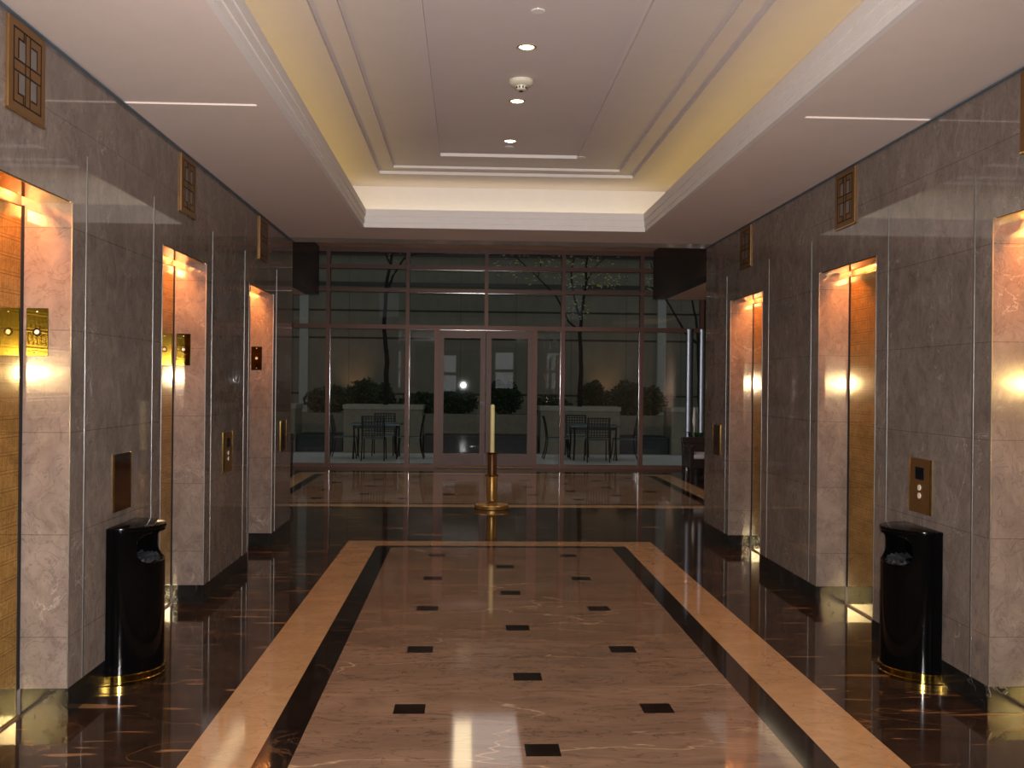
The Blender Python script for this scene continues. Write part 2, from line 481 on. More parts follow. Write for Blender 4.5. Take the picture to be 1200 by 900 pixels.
# white faces of the tray steps
m = MB()
for R, z0, z1 in ((R1, TZ+.001, TZ+.028), (R2, TZ+.029, TZ+.05), (R3, TZ+.051, TZ+.078)):
    m.box(XC-R[0], XC+R[0], R[2]-.006, R[2]-.001, z0, z1)
trim(m, M_white, 'white edges of the ceiling tray steps')

# header beam of grey stone at the hall end
m = MB().box(XL, XR, 10.70, YE+.03, CZ, CZ+.3)
trim(m, M_stone, 'grey stone beam underside at the end of the lift hall')

# ------------------------------------------------------------------ back wall behind the viewer
struct('wall_back', MB().box(XL, XR, YB-.2, YB, 0, CZ+.25), M_wall, 'marble wall at the near end of the hall')

wb = empty('window_2', (XC, YB, 0)); tag(wb, 'frosted lit windows in the wall at the near end of the hall', 'window', None, 'structure')
fm = MB(); M_frost = emis('frosted_lit_pane', (.95,.97,1.0), .9)
for cx in (-1.0, 1.15):
    for z0, z1 in ((1.4, 2.05), (2.18, 2.86)):
        obj('frosted_pane', MB().box(cx-.36, cx+.36, .004, .02, z0, z1), M_frost, wb)
    fm.box(cx-.42, cx-.36, 0, .04, 1.34, 2.92).box(cx+.36, cx+.42, 0, .04, 1.34, 2.92)
    for z0, z1 in ((1.34,1.4),(2.05,2.18),(2.86,2.92)): fm.box(cx-.36, cx+.36, 0, .04, z0, z1)
obj('frame', fm, M_bronze, wb)

# ------------------------------------------------------------------ lobby
for side, sx, X in (('left', -1, XL-TH), ('right', 1, XR+TH)):
    xo = LX0 if sx < 0 else LX1
    struct('wall_lobby_front_'+side, MB().box(X, xo, YE-.25, YE, 0, LZ+.4), M_lobw, 'marble return wall of the lobby on the %s' % side)
    struct('wall_lobby_'+side, MB().box(xo, xo+sx*.2, YE-.25, GY+.1, 0, LZ+.4), M_lobw, 'lobby end wall on the %s' % side)
m = MB().box(LX0, LX1, YE-.25, 18.85, LZ+.22, LZ+.4, 0).box(LX0, LX1, 18.85, GY+.1, LZ, LZ+.4, 1)
m.box(LX0, XL-.0, YE-.25, YE+.0, LZ+.05, LZ+.22)
m.box(XL-.01, XR+.01, YE-.2, YE+.02, CZ+.3, LZ+.22)
struct('ceiling_lobby', m, [M_brown, M_soff], 'dark lobby ceiling with beige strip at the glass')
for side, s in (('left', -1), ('right', 1)):
    xi = XC+s*3.12; xd = XC+s*3.36; xo = LX0 if s < 0 else LX1
    m = MB().box(xi, xd, YE+.6, GY-.12, 3.2, LZ+.22, 0).box(xd, xo, YE+.6, GY-.12, 3.2, 3.5, 1)
    trim(m, [M_brown, M_soff], 'dark brown bulkhead with beige underside at the lobby %s' % side)

# ------------------------------------------------------------------ glazing
mull_all = [-4.1, -2.61, -1.133, 1.784, 3.272, 4.42]
doorL, doorR, doorM = -.585, 1.262, .336
TRZ = [(0, .065), (2.585, 2.665), (3.275, 3.345), (3.705, 3.785), (4.015, LZ)]
win = empty('window_1', (XC, GY, 0)); tag(win, 'bronze framed glass wall onto the patio', 'window', None, 'structure')
def put(ob): ob.location = (-XC, -GY, 0); return ob
FW = .036
fr_ = MB()
for x in mull_all: fr_.box(x-FW, x+FW, GY-.06, GY+.06, 0, LZ)
fr_.box(doorM-FW, doorM+FW, GY-.06, GY+.06, 2.665, LZ)
for x in (doorL, doorR): fr_.box(x-.04, x+.04, GY-.06, GY+.06, 0, 2.665)
for z0, z1 in TRZ[1:]: fr_.box(LX0, LX1, GY-.055, GY+.055, z0, z1)
for a, b in ((LX0, doorL), (doorR, LX1)): fr_.box(a, b, GY-.055, GY+.055, 0, .065)
fr_.box(4.42+FW, LX1, GY-.055, GY+.055, 0, LZ, 1)
put(obj('frame', fr_, [M_bronze, M_brown], win))
bd = MB()
for x, s in ((-4.1,1), (-2.61,1), (-1.133,1), (1.784,-1), (3.272,-1)):
    bd.tube([(x+s*(FW+.008), GY-.03, .065), (x+s*(FW+.008), GY-.03, 2.585)], .016, 16)
for z in (2.585, 3.275, 3.705):
    bd.tube([(-1.09, GY-.04, z-.006), (1.75, GY-.04, z-.008)], .012, 12)
put(obj('glazing_bead', bd, M_bead, win, smooth=True))
cols_low = [(LX0, -4.1), (-4.1,-2.61), (-2.61,-1.133), (-1.133, doorL), (doorR, 1.784), (1.784, 3.272), (3.272, 4.42)]
cols_up = [(LX0, -4.1), (-4.1,-2.61), (-2.61,-1.133), (-1.133, doorM), (doorM, 1.784), (1.784, 3.272), (3.272, 4.42)]
for r in range(4):
    z0, z1 = TRZ[r][1], TRZ[r+1][0]
    for a, b in (cols_low if r == 0 else cols_up):
        g0 = .04 if a in (doorR,) else FW; g1 = .04 if b == doorL else FW
        if a == LX0: g0 = 0
        put(obj('glass_pane', MB().box(a+g0, b-g1, GY-.006, GY+.006, z0, z1), M_glass, win))

# double door
d1 = empty('door_1', (doorM, GY, 0)); tag(d1, 'bronze framed double glass doors to the patio', 'door', None, 'structure')
for s, xa, xb in ((-1, doorL+.04, doorM-.006), (1, doorM+.006, doorR-.04)):
    xa -= doorM; xb -= doorM
    lf = MB(); sw = .115
    z0, z1 = .035, 2.58
    lf.box(xa, xa+sw*.85, -.045, .045, z0, z1).box(xb-sw*.85, xb, -.045, .045, z0, z1)
    lf.box(xa+sw*.85, xb-sw*.85, -.045, .045, z0, .27).box(xa+sw*.85, xb-sw*.85, -.045, .045, 2.43, z1)
    leaf = obj('door_leaf', lf, M_bronzeD, d1)
    g = obj('glass_pane', MB().box(xa+sw*.85-.004, xb-sw*.85+.004, -.005, .005, .266, 2.434), M_glass, leaf)
    if s < 0:
        cx = (xa+xb)/2
        g.data.transform(Matrix.Translation((-cx, 0, -1.4)))
        g.location = (cx, 0, 1.4)
        g.rotation_euler = (math.radians(-.18), 0, math.radians(.235))
        lk = MB().box(xb-.1, xb-.01, -.075, -.045, 1.17, 1.24)
        lk.tube([(xb-.06, -.05, 1.2), (xb-.06, -.1, 1.2)], .02, 14).tube([(xb-.17, -.1, 1.19), (xb-.05, -.1, 1.2)], .012, 10)
        obj('lock_handle', lk, M_brown, leaf, smooth=True)
obj('threshold', MB().box(doorL-doorM, doorR-doorM, -.15, .06, 0, .03), M_bronzeD, d1)
obj('threshold_bead', MB().tube([(doorL-doorM+.02, -.155, .026), (doorR-doorM-.02, -.155, .026)], .009, 12), M_brassd, d1)

# polished posts of the right wing
for k, (x, nm) in enumerate(((4.155, 'left'), (4.40, 'right'))):
    m = MB().lathe([(.075, 0), (.075, .02), (.066, .03), (.066, 2.58), (.075, 2.6), (.075, 2.64)], 40, (0, 0))
    m.v = [(x_, y_*.35, z_) for x_, y_, z_ in m.v]
    o = obj('steel_post', m, M_steel, None, smooth=True); o.location = (x, GY-.2, 0)
    tag(o, '%s one of two satin steel posts by the right glass bay' % nm, 'post', 'satin steel posts')

# ------------------------------------------------------------------ patio
struct('floor_patio', MB().box(-12, 13, GY+.1, 28, -.2, -.005), M_patio, 'pale patio paving beyond the glass')
struct('wall_patio', MB().box(-12, 13, 28, 28.3, -.2, 8), M_pwall, 'concrete panel wall behind the patio')
struct('wall_patio_left', MB().box(-12.3, -12, GY+.1, 28, -.2, 8), M_pwall, 'concrete side wall of the patio, left')
struct('wall_patio_right', MB().box(13, 13.3, GY+.1, 28, -.2, 8), M_pwall, 'concrete side wall of the patio, right')
m = MB().box(-4.5, -4.27, 27.85, 28, 0, 5.4).box(5.13, 5.36, 27.85, 28, 0, 5.4)
trim(m, M_pil, 'pale pilasters on the patio wall')
m = MB().box(-10, 11, 27.88, 28, 5.0, 5.3).box(-10,11,27.92,28,4.18,4.28)
trim(m, M_brown, 'dark ledge high on the patio wall')
PL = [('left of the doors, behind the left table', -2.78, -1.01), ('right of the doors, behind the right table', 1.66, 3.47), ('at the far right bay', 4.65, 6.4), ('at the far left edge of the glass', -5.7, -3.86)]
for (w, a, b) in PL:
    e = empty('stone_planter', ((a+b)/2, 23.9, 0)); hw = (b-a)/2
    tag(e, 'raised stone planter ' + w, 'planter', 'raised stone planters')
    obj('box', MB().box(-hw, hw, -.5, .5, -.005, .98), M_conc, e, bevel=.012)
    cp = MB()
    cp.box(-hw-.02, hw+.02, -.52, -.38, .98, 1.08).box(-hw-.02, hw+.02, .38, .52, .98, 1.08).box(-hw-.02, -hw+.12, -.38, .38, .98, 1.08).box(hw-.12, hw+.02, -.38, .38, .98, 1.08)
    obj('coping', cp, M_cap, e, bevel=.008)
    obj('soil', MB().box(-hw+.12, hw-.12, -.38, .38, .98, 1.05), M_soil, e)
struct('floor_planting_bed', MB().box(-11.9, 12.9, 25.2, 27.6, -.1, .78), M_soil, 'soil of the rear planting bed')
struct('wall_planter', MB().box(-11.9, 12.9, 24.75, 25.2, -.1, .84), M_conc, 'low retaining wall of the rear planting bed')
for nm, a, b in (('left', -3.84, -2.82), ('middle', -.98, 1.62), ('right', 3.5, 4.62)):
    o = obj('stone_bench', MB().box(a, b, 23.6, 24.7, 0, .34).box(a, b, 23.56, 24.7, .34, .39), M_darkst, None, bevel=.006)
    tag(o, '%s low dark stone bench between the patio planters' % nm, 'bench', 'dark stone benches')

def leaves(m, c, r, n, size, rng, flat=1.0):
    for _ in range(n):
        while True:
            p = Vector((rng.uniform(-1,1), rng.uniform(-1,1), rng.uniform(-1,1)))
            if .25 < p.length < 1: break
        q = Vector(c) + Vector((p.x*r[0], p.y*r[1], p.z*r[2]))
        d = Vector((rng.gauss(0,1), rng.gauss(0,1), rng.gauss(0,1)*flat)).normalized(); u = d.orthogonal().normalized(); w = d.cross(u)
        s = size*rng.uniform(.6,1.3)
        m.add([q-d*s, q+u*s*.45+w*s*.08, q+d*s, q-u*s*.45+w*s*.08], [(0,1,2),(0,2,3)])
shr = [(-3.45, 25.6, .62, .62, 'big dark shrub at the far left of the rear bed'), (-2.75, 26.0, .42, .78, 'rounded shrub left of the left patio tree'),
       (-2.15, 25.8, .38, .66, 'small rounded shrub just left of the left patio tree'), (-1.2, 25.7, .6, .5, 'low shrub behind the left planter corner'),
       (-.25, 25.6, .55, .6, 'bushy shrub seen through the left door leaf'), (.95, 25.7, .5, .75, 'tall shrub seen through the right door leaf'),
       (2.1, 25.8, .55, .45, 'low shrub behind the right planter'), (3.25, 26.0, .42, .78, 'rounded shrub right of the right patio tree'),
       (3.95, 25.6, .5, .74, 'upright dark shrub left of the right mullion'), (4.7, 25.5, .48, .62, 'dark shrub beside the far right planter'),
       (-4.95, 25.6, .6, .5, 'shrub at the left end of the rear bed, behind the corner planter')]
for i, (x, y, r, h, lab) in enumerate(shr):
    y = 25.85+.8*(i%2)
    rg = random.Random(100+i)
    e = empty('shrub', (x, y, .78)); tag(e, lab, 'shrub', 'dark shrubs in the rear bed')
    m = MB(); leaves(m, (0,0,h*.55), (r, r*.7, h*.55), 900, .06, rg)
    for _ in range(4):
        leaves(m, (rg.uniform(-r,r)*.6, rg.uniform(-.2,.2), h*rg.uniform(.5,1.0)), (r*.4, r*.4, h*.3), 160, .055, rg)
    obj('foliage', m, M_shrub, e, fix=False)
    sm = MB()
    for k in range(4):
        t_ = k*1.6; sm.tube([(.03*math.cos(t_), .03*math.sin(t_), 0), (.12*math.cos(t_), .12*math.sin(t_), h*.6)], [.014,.006], 6)
    obj('stem', sm, M_twig, e)

def tree(x, z, lab, branches, clusters, seed):
    rg = random.Random(seed)
    e = empty('patio_tree', (x, 23.9, z)); tag(e, lab, 'tree', 'slender patio trees')
    m = MB()
    for pts, r0, r1 in branches:
        n = len(pts); fine = []; rr = []
        for i in range(n-1):
            a, b = Vector(pts[i]), Vector(pts[i+1])
            for k in range(4):
                f = k/4; fine.append(a.lerp(b, f) + Vector((rg.uniform(-1,1), rg.uniform(-1,1), 0))*(.01 if (i or k) else 0)); rr.append(r0+(r1-r0)*((i+f)/(n-1)))
        fine.append(Vector(pts[-1])); rr.append(r1)
        m.tube(fine, [q*.72 for q in rr], 10)
    obj('trunk', m, M_bark, e, smooth=True)
    m = MB()
    for c, r, n in clusters: leaves(m, c, r, int(n*1.15), .036, rg, .5)
    obj('leaves', m, M_leaf, e, fix=False)
tree(-1.88, 1.05, 'slender bare tree growing in the left planter',
     [([(0,0,0), (.02,0,1.0), (-.05,.03,1.8), (-.02,0,2.7), (.1,0,3.4), (.2,0,4.2)], .085, .035),
      ([(-.03,0,2.5), (.14,.1,3.0), (.36,.2,3.4), (.55,.2,3.9)], .045, .02), ([(.08,0,3.25), (-.12,-.1,3.7), (-.15,0,4.2)], .028, .014),
      ([(.36,.2,3.4), (.8,.2,3.6), (1.3,.1,3.75)], .022, .008), ([(0,0,1.25), (.05,-.08,1.28)], .06, .03)],
     [((1.1,.1,3.75), (.5,.3,.2), 26), ((.3,.1,3.6), (.5,.3,.3), 18)], 5)
tree(2.6, 1.05, 'leafy slender tree growing in the right planter',
     [([(0,0,0), (.03,0,.9), (-.01,0,1.7), (.02,0,2.15), (.12,.05,2.9), (.14,.05,3.7)], .08, .03),
      ([(.01,0,2.0), (-.15,.05,2.55), (-.22,.1,3.1), (-.1,.1,3.8)], .04, .015), ([(0,0,1.75), (-.28,0,2.0), (-.6,-.05,2.6), (-1.0,0,3.0), (-1.6,0,3.55)], .035, .012),
      ([(.12,.05,2.9), (.35,.1,3.3), (.7,.1,3.6)], .02, .008), ([(-1.0,0,3.0), (-.9,.1,3.5), (-1.1,.1,3.8)], .018, .008)],
     [((-.1,0,2.35), (.35,.4,.35), 60), ((.3,0,2.95), (1.05,.5,.22), 120), ((-1.3,0,3.3), (.8,.4,.5), 110), ((.1,0,3.5), (1.1,.5,.3), 80)], 6)
tree(5.42, 1.05, 'leaning slender tree in the far right planter',
     [([(0,0,0), (-.04,0,.9), (-.06,0,1.55)], .075, .05), ([(-.06,0,1.5), (-.35,0,1.75), (-.75,0,2.4), (-1.05,0,2.9), (-1.2,0,3.4)], .042, .014),
      ([(-.06,0,1.5), (-.12,0,2.1), (-.3,0,2.9), (-.3,0,3.5)], .045, .018)],
     [((-1.1,0,2.85), (.35,.3,.25), 60), ((-.8,0,3.3), (.5,.3,.3), 50)], 8)

# uplights
for x, w in ((-3.05, 'left'), (3.7, 'right')):
    e = empty('garden_uplight', (x, 27.5, .78)); tag(e, 'small ground uplight washing the patio wall, %s' % w, 'light', 'garden uplights')
    obj('housing', MB().lathe([(.05,0),(.06,.1),(.07,.16),(.06,.16)], 16), M_pot, e, smooth=True)
    obj('lens', MB().lathe([(.055,.15),(.05,.165)], 16), M_up, e)
    L = bpy.data.lights.new('uplight_lamp', 'SPOT'); L.energy = 14; L.color = (1,.5,.2); L.spot_size = 1.3; L.spot_blend = 1; L.shadow_soft_size = .05
    lo = bpy.data.objects.new('uplight_lamp', L); COL.objects.link(lo); lo.location = (x, 27.4, 1.0); lo.rotation_euler = (math.radians(152), 0, 0)

# patio furniture
def make_chair():
    e = empty('patio_chair')
    # seat faces +y (backrest at -y)
    sm = MB()
    for k in range(9):
        y = -.2+k*.05; sm.box(-.215, .215, y-.018, y+.018, .445, .455)
    sm.bar((-.22,-.22,.445), (-.22,.23,.445), .022).bar((.22,-.22,.445), (.22,.23,.445), .022).bar((-.22,.23,.445), (.22,.23,.445), .022)
    obj('seat', sm, M_slat, e)
    def bk(z): t_ = (z-.45)/.45; return -.22-.02*t_-.06*t_*t_
    bm_ = MB()
    for k in range(8):
        x = -.2+k*.4/7; zs = [.52,.62,.72,.82,.9]
        for a, b in zip(zs, zs[1:]): bm_.bar((x,bk(a),a), (x,bk(b),b), .017, .006, up=(0,1,0))
    for z in (.55,.61,.67,.73,.79,.85): bm_.bar((-.21,bk(z)-.004,z), (.21,bk(z)-.004,z), .006, .016)
    bm_.bar((-.23,bk(.9),.9), (.23,bk(.9),.9), .022, .03); bm_.bar((-.22,bk(.51),.51), (.22,bk(.51),.51), .016, .02)
    for s in (-1,1): bm_.tube([(s*.225,bk(z),z) for z in (.44,.55,.7,.8,.91)], .011, 8)
    obj('backrest', bm_, M_iron, e)
    for s in (-1,1):
        obj('leg', MB().tube([(s*.22,.22,.45),(s*.225,.24,.2),(s*.23,.27,0)], [.012,.012,.013], 8), M_iron, e)
        obj('leg', MB().tube([(s*.22,-.21,.45),(s*.225,-.24,.2),(s*.23,-.3,0)], [.012,.012,.013], 8), M_iron, e)
    return e
chair0 = make_chair(); first = [True]
def place(x, y, rz, lab):
    c = chair0 if first[0] else copy_tree(chair0)
    first[0] = False
    c.location = (x, y, -.005); c.rotation_euler = (0,0,rz); tag(c, lab, 'chair', 'metal patio chairs')
def make_table():
    e = empty('patio_table')
    tp = MB()
    for s in (-1,1): tp.box(-.53,.53,s*.51-.02,s*.51+.02,.7,.73).box(s*.51-.02,s*.51+.02,-.49,.49,.7,.73)
    for k in range(14):
        y = -.455+k*.07; tp.box(-.49,.49,y-.024,y+.024,.712,.724)
    obj('tabletop', tp, M_slat, e)
    for sx in (-1,1):
        for sy in (-1,1):
            obj('leg', MB().tube([(sx*.44,sy*.44,.7),(sx*.43,sy*.43,.4),(sx*.45,sy*.45,0)], .019, 10), M_iron, e)
    ap = MB().bar((-.44,-.44,.66),(.44,-.44,.66),.014,.05).bar((-.44,.44,.66),(.44,.44,.66),.014,.05).bar((-.44,-.44,.66),(-.44,.44,.66),.014,.05).bar((.44,-.44,.66),(.44,.44,.66),.014,.05)
    obj('apron', ap, M_iron, e)
    return e
t0 = make_table()
tL = (-1.9, 21.95); tR = (2.68, 22.0)
t0.location = (*tL, -.005); tag(t0, 'dark metal patio table left of the glass doors', 'table', 'metal patio tables')
t1 = copy_tree(t0); t1.location = (*tR, -.005); tag(t1, 'dark metal patio table right of the glass doors', 'table', 'metal patio tables')
place(-1.9, 21.28, 0, 'lattice back patio chair with its back to the glass at the left table')
place(-1.82, 22.72, PI, 'patio chair on the far side of the left table, before the planter')
place(-2.56, 21.85, -PI/2, 'patio chair at the left end of the left table')
place(-1.2, 21.9, PI/2, 'patio chair in profile at the right end of the left table, nearest the doors')
place(2.68, 21.28, 0, 'lattice back patio chair with its back to the glass at the right table')
place(2.42, 22.74, PI, 'patio chair on the far side of the right table, before the planter')
place(1.92, 22.05, -PI/2, 'patio chair in profile at the left end of the right table, nearest the doors')
place(3.35, 21.85, PI/2, 'patio chair at the right end of the right table')

# ------------------------------------------------------------------ lobby armchairs and plant
def armchair(loc, rz, lab):
    e = empty('armchair', loc, rz); tag(e, lab, 'armchair', 'dark wood lobby armchairs')
    # faces +x ; width along y
    for sx, sy, h in ((.3,.31,.58),(.3,-.31,.58),(-.3,.31,.62),(-.3,-.31,.62)):
        obj('leg', MB().add([(sx-.022,sy-.022,0),(sx+.022,sy-.022,0),(sx+.022,sy+.022,0),(sx-.022,sy+.022,0),(sx-.034,sy-.034,h),(sx+.034,sy-.034,h),(sx+.034,sy+.034,h),(sx-.034,sy+.034,h)],
            [(0,3,2,1),(4,5,6,7),(0,1,5,4),(1,2,6,5),(2,3,7,6),(3,0,4,7)]), M_wood, e, bevel=.006)
    fr = MB().box(-.3,.3,-.335,-.285,.24,.4).box(-.3,.3,.285,.335,.24,.4).box(.27,.325,-.29,.29,.24,.4).box(-.325,-.27,-.29,.29,.24,.4)
    obj('seat_frame', fr, M_wood, e, bevel=.008)
    for s in (-1,1):
        m = MB().add([(-.32,s*.31-.04,.6),(.36,s*.31-.04,.57),(.36,s*.31+.04,.57),(-.32,s*.31+.04,.6),(-.32,s*.31-.04,.645),(.36,s*.31-.04,.61),(.36,s*.31+.04,.61),(-.32,s*.31+.04,.645)],
            [(0,3,2,1),(4,5,6,7),(0,1,5,4),(1,2,6,5),(2,3,7,6),(3,0,4,7)])
        obj('armrest', m, M_wood, e, bevel=.014)
    for s in (-1,1): obj('side_panel', MB().box(-.27,.27,s*.31-.014,s*.31+.014,.4,.59), M_wood, e)
    obj('seat_cushion', MB().box(-.27,.3,-.275,.275,.39,.48), M_seat, e, bevel=.03, smooth=True)
    b = MB().box(-.34,-.27,-.35,.35,.62,.72).box(-.33,-.28,-.275,.275,.4,.62)
    obj('backrest', b, M_wood, e, bevel=.008)
armchair((3.94, 16.9, 0), math.radians(-90), 'dark wood armchair with pale seat cushion at the right lobby edge')
armchair((-3.22, 17.0, 0), math.radians(-90), 'dark wood armchair half hidden at the left lobby edge')
e = empty('potted_plant', (4.03, 18.1, 0)); tag(e, 'dark leafy potted plant with a tall white spike behind the armchair', 'plant')
obj('pot', MB().lathe([(.13,0),(.17,.3),(.18,.42),(.16,.42),(.155,.38)], 24), M_pot, e, smooth=True)
lm = MB(); rg = random.Random(3)
for k in range(22):
    a = k*2.4; d = Vector((math.cos(a), math.sin(a), 0)); L_ = rg.uniform(.18,.34); h = rg.uniform(.3,.5)
    u = Vector((-d.y, d.x, 0)); p0 = Vector((0,0,.38)); p1 = p0+d*L_*.5+Vector((0,0,h*.8)); p2 = p0+d*L_+Vector((0,0,h*.75)); w = .05
    lm.add([p0, p1-u*w, p1+u*w, p2], [(0,1,2),(1,3,2)])
obj('leaves', lm, M_pleaf, e, fix=False)
obj('flower_spike', MB().tube([(-.03,0,.38),(-.03,0,.85),(-.035,0,.95),(-.03,0,1.2)], [.008,.01,.03,.012], 10), M_stalk, e, smooth=True)

# ------------------------------------------------------------------ candle stand
SX, SY = .32, 13.1
e = empty('candle_stand', (SX, SY, 0)); tag(e, 'brass floor stand with round base in the middle of the hall', 'stand')
obj('base_disc', MB().lathe([(.2,0),(.216,.006),(.218,.045),(.208,.056),(.075,.064),(.07,.075)], 48), M_brassd, e, smooth=True)
obj('lower_tube', MB().lathe([(.045,.07),(.05,.085),(.066,.1),(.068,.12),(.068,.405),(.066,.41)], 36), M_brassd, e, smooth=True)
lt_ = [c for c in e.children if c.name.startswith('lower')][0]
obj('collar', MB().lathe([(.066,.405),(.084,.412),(.086,.425),(.08,.432),(.056,.434)], 36), M_brass, lt_, smooth=True)
obj('upper_sleeve', MB().lathe([(.055,.43),(.055,.68),(.053,.685)], 36), M_bronzes, e, smooth=True)
us_ = [c for c in e.children if c.name.startswith('upper')][0]
obj('cup', MB().lathe([(.053,.683),(.07,.69),(.072,.702),(.066,.712),(.04,.714)], 36), M_brass, us_, smooth=True)
o = obj('candle', MB().lathe([(.027,0),(.027,.585),(.024,.6),(.008,.604)], 24), M_candle, None, smooth=True); o.location = (SX, SY, .712)
tag(o, 'tall cream candle standing in the brass floor stand', 'candle')

# ------------------------------------------------------------------ half round bins
def half(r, n=40, back=0.0):
    return [(r*math.cos(-PI/2+PI*k/n), r*math.sin(-PI/2+PI*k/n)) for k in range(n+1)]
def make_bin():
    """flat back on x=0, curved front towards +x"""
    e = empty('trash_bin')
    H0, H1, R = .05, .79, .228
    shell = MB().prism(half(R, 56), H0, H1)
    inner = [(max(.012, x), y) for x, y in half(R-.012, 56)]
    cav = MB().prism(inner, H0+.03, H1-.02)
    # rounded opening cutter
    w, z0, z1, rr = .182, .615, .775, .06
    loop = []
    for cy, cz, a0 in ((w-rr, z1-rr, 0), (-w+rr, z1-rr, 90), (-w+rr, z0+rr, 180), (w-rr, z0+rr, 270)):
        for k in range(9):
            a = math.radians(a0+k*90/8); loop.append((cy+rr*math.cos(a), cz+rr*math.sin(a)))
    n = len(loop)
    cut = MB().add([(.06,y,z) for y, z in loop]+[(.4,y,z) for y, z in loop],
                   [tuple(range(n))[::-1], tuple(range(n,2*n))]+[(i,(i+1)%n,n+(i+1)%n,n+i) for i in range(n)])
    b = obj('body', shell, M_blackp); c1 = obj('cavity', cav, M_blackp); c2 = obj('opening', cut, M_blackp)
    for c in (c1, c2):
        md = b.modifiers.new('cut', 'BOOLEAN'); md.operation = 'DIFFERENCE'; md.object = c; md.solver = 'EXACT'
    dg = bpy.context.evaluated_depsgraph_get(); dg.update()
    me = bpy.data.meshes.new_from_object(b.evaluated_get(dg))
    me.name = 'body'
    for q in (b, c1, c2): bpy.data.objects.remove(q, do_unlink=True)
    for p in me.polygons: p.use_smooth = True
    me.set_sharp_from_angle(angle=math.radians(30))
    body = link('body', me, e)
    rim = MB(); pts = []
    for y, z in loop+[loop[0]]:
        pts.append((math.sqrt(max(0, R*R-y*y))+.001, y, z))
    rim.tube(pts, .004, 6, cap=False)
    obj('opening_rim', rim, M_blackp, body, smooth=True)
    obj('lid', MB().prism(half(R+.006, 56), H1, .812), M_blackp, e, bevel=.005, smooth=True)
    ln = MB(); pr = half(R-.02, 40)
    prev = None; vs = []; fs = []
    for k, (x, y) in enumerate(pr):
        for z, q in ((.30, .97), (.605+.012*math.sin(k*1.7), .985), (.63+.012*math.sin(k*2.3), .93), (.62, .5)):
            vs.append((max(.016, x*q), y*q, z))
    for k in range(len(pr)-1):
        for j in range(3): fs.append((k*4+j, (k+1)*4+j, (k+1)*4+j+1, k*4+j+1))
    ln.add(vs, fs); obj('bin_liner', ln, M_liner, body, smooth=True)
    bd = MB()
    prof = [(.232,0),(.238,.004),(.238,.016),(.233,.02),(.233,.036),(.238,.04),(.238,.05),(.232,.054),(.222,.054)]
    bd.lathe(prof, 56, (0,0), -PI/2, PI/2)
    bd.prism([(0,-.222),(0,.222)]+half(.222,40)[::-1][1:-1], 0, .05) if False else None
    obj('base_band', bd, M_brass, e, smooth=True)
    obj('bottom', MB().prism(half(.225, 40), 0.0, .052), M_blackp, e)
    return e
b0 = make_bin(); b0.location = (XL+.006, 5.65, 0)
tag(b0, 'black half round trash bin against the left marble wall', 'trash bin', 'half round trash bins')
b1 = copy_tree(b0); b1.location = (XR-.006, 5.65, 0); b1.rotation_euler = (0,0,PI)
tag(b1, 'black half round trash bin against the right marble wall', 'trash bin', 'half round trash bins')

# ------------------------------------------------------------------ wall plaques (local: y width, z height, faces +x)
def make_plaque():
    e = empty('wall_plaque')
    W, Hh = .18, .187
    obj('plate', MB().box(0,.012,-W,W,-Hh,Hh), M_plate, e, bevel=.002)
    g = MB(); x0, x1 = .0115, .0135
    def L(ya, za, yb, zb, w=.0065):
        g.box(x0, x1, min(ya,yb)-w/2, max(ya,yb)+w/2, min(za,zb)-w/2, max(za,zb)+w/2)
    a = .133; h = .15
    L(-a,-h,a,-h); L(-a,h,a,h); L(-a,-h,-a,h); L(a,-h,a,h)
    for s in (-.023, .023):
        L(s,-h,s,h); L(-a,s,a,s)
    for oy in (-1, 1):
        for oz in (-1, 1):
            # hook of each quarter: outer upright, then a bar back towards the centre bar
            yo = .09 if oy > 0 else -.09
            L(yo, .035*oz, yo, .112*oz); L(.04*oy, .112*oz, .09*oy, .112*oz)
            L(.04*oy, .112*oz, .04*oy, .15*oz) if oy < 0 else None
    pl = e.children[0]
    obj('key_pattern', g, M_groove, pl)
    for oy in (-1, 1):
        for oz in (-1, 1):
            c, d = sorted((.027*oy, .086*oy)); u, v = sorted((.028*oz, .107*oz))
            obj('grey_inlay', MB().box(.0114, .0126, c, d, u, v), M_grey, pl)
    for q in ((-W-.004,W+.004,-Hh-.008,-Hh),):
        obj('edge_strip', MB().box(-.004,.0135 if q[2] < -Hh else .0122,*q), M_brass, pl)
    return e
p0 = make_plaque(); fst = True
for side, sx, X in (('left', -1, XL), ('right', 1, XR)):
    for i, (a, b) in enumerate(OPEN):
        p = p0 if fst else copy_tree(p0); fst = False
        p.location = (X, (a+b)/2 + (.095 if side == 'right' and i == 0 else 0), 2.86); p.rotation_euler = (0,0,0 if sx < 0 else PI)
        tag(p, 'square bronze key pattern plaque above the %s lift on the %s' % (ORD[i], side), 'plaque', 'key pattern plaques')

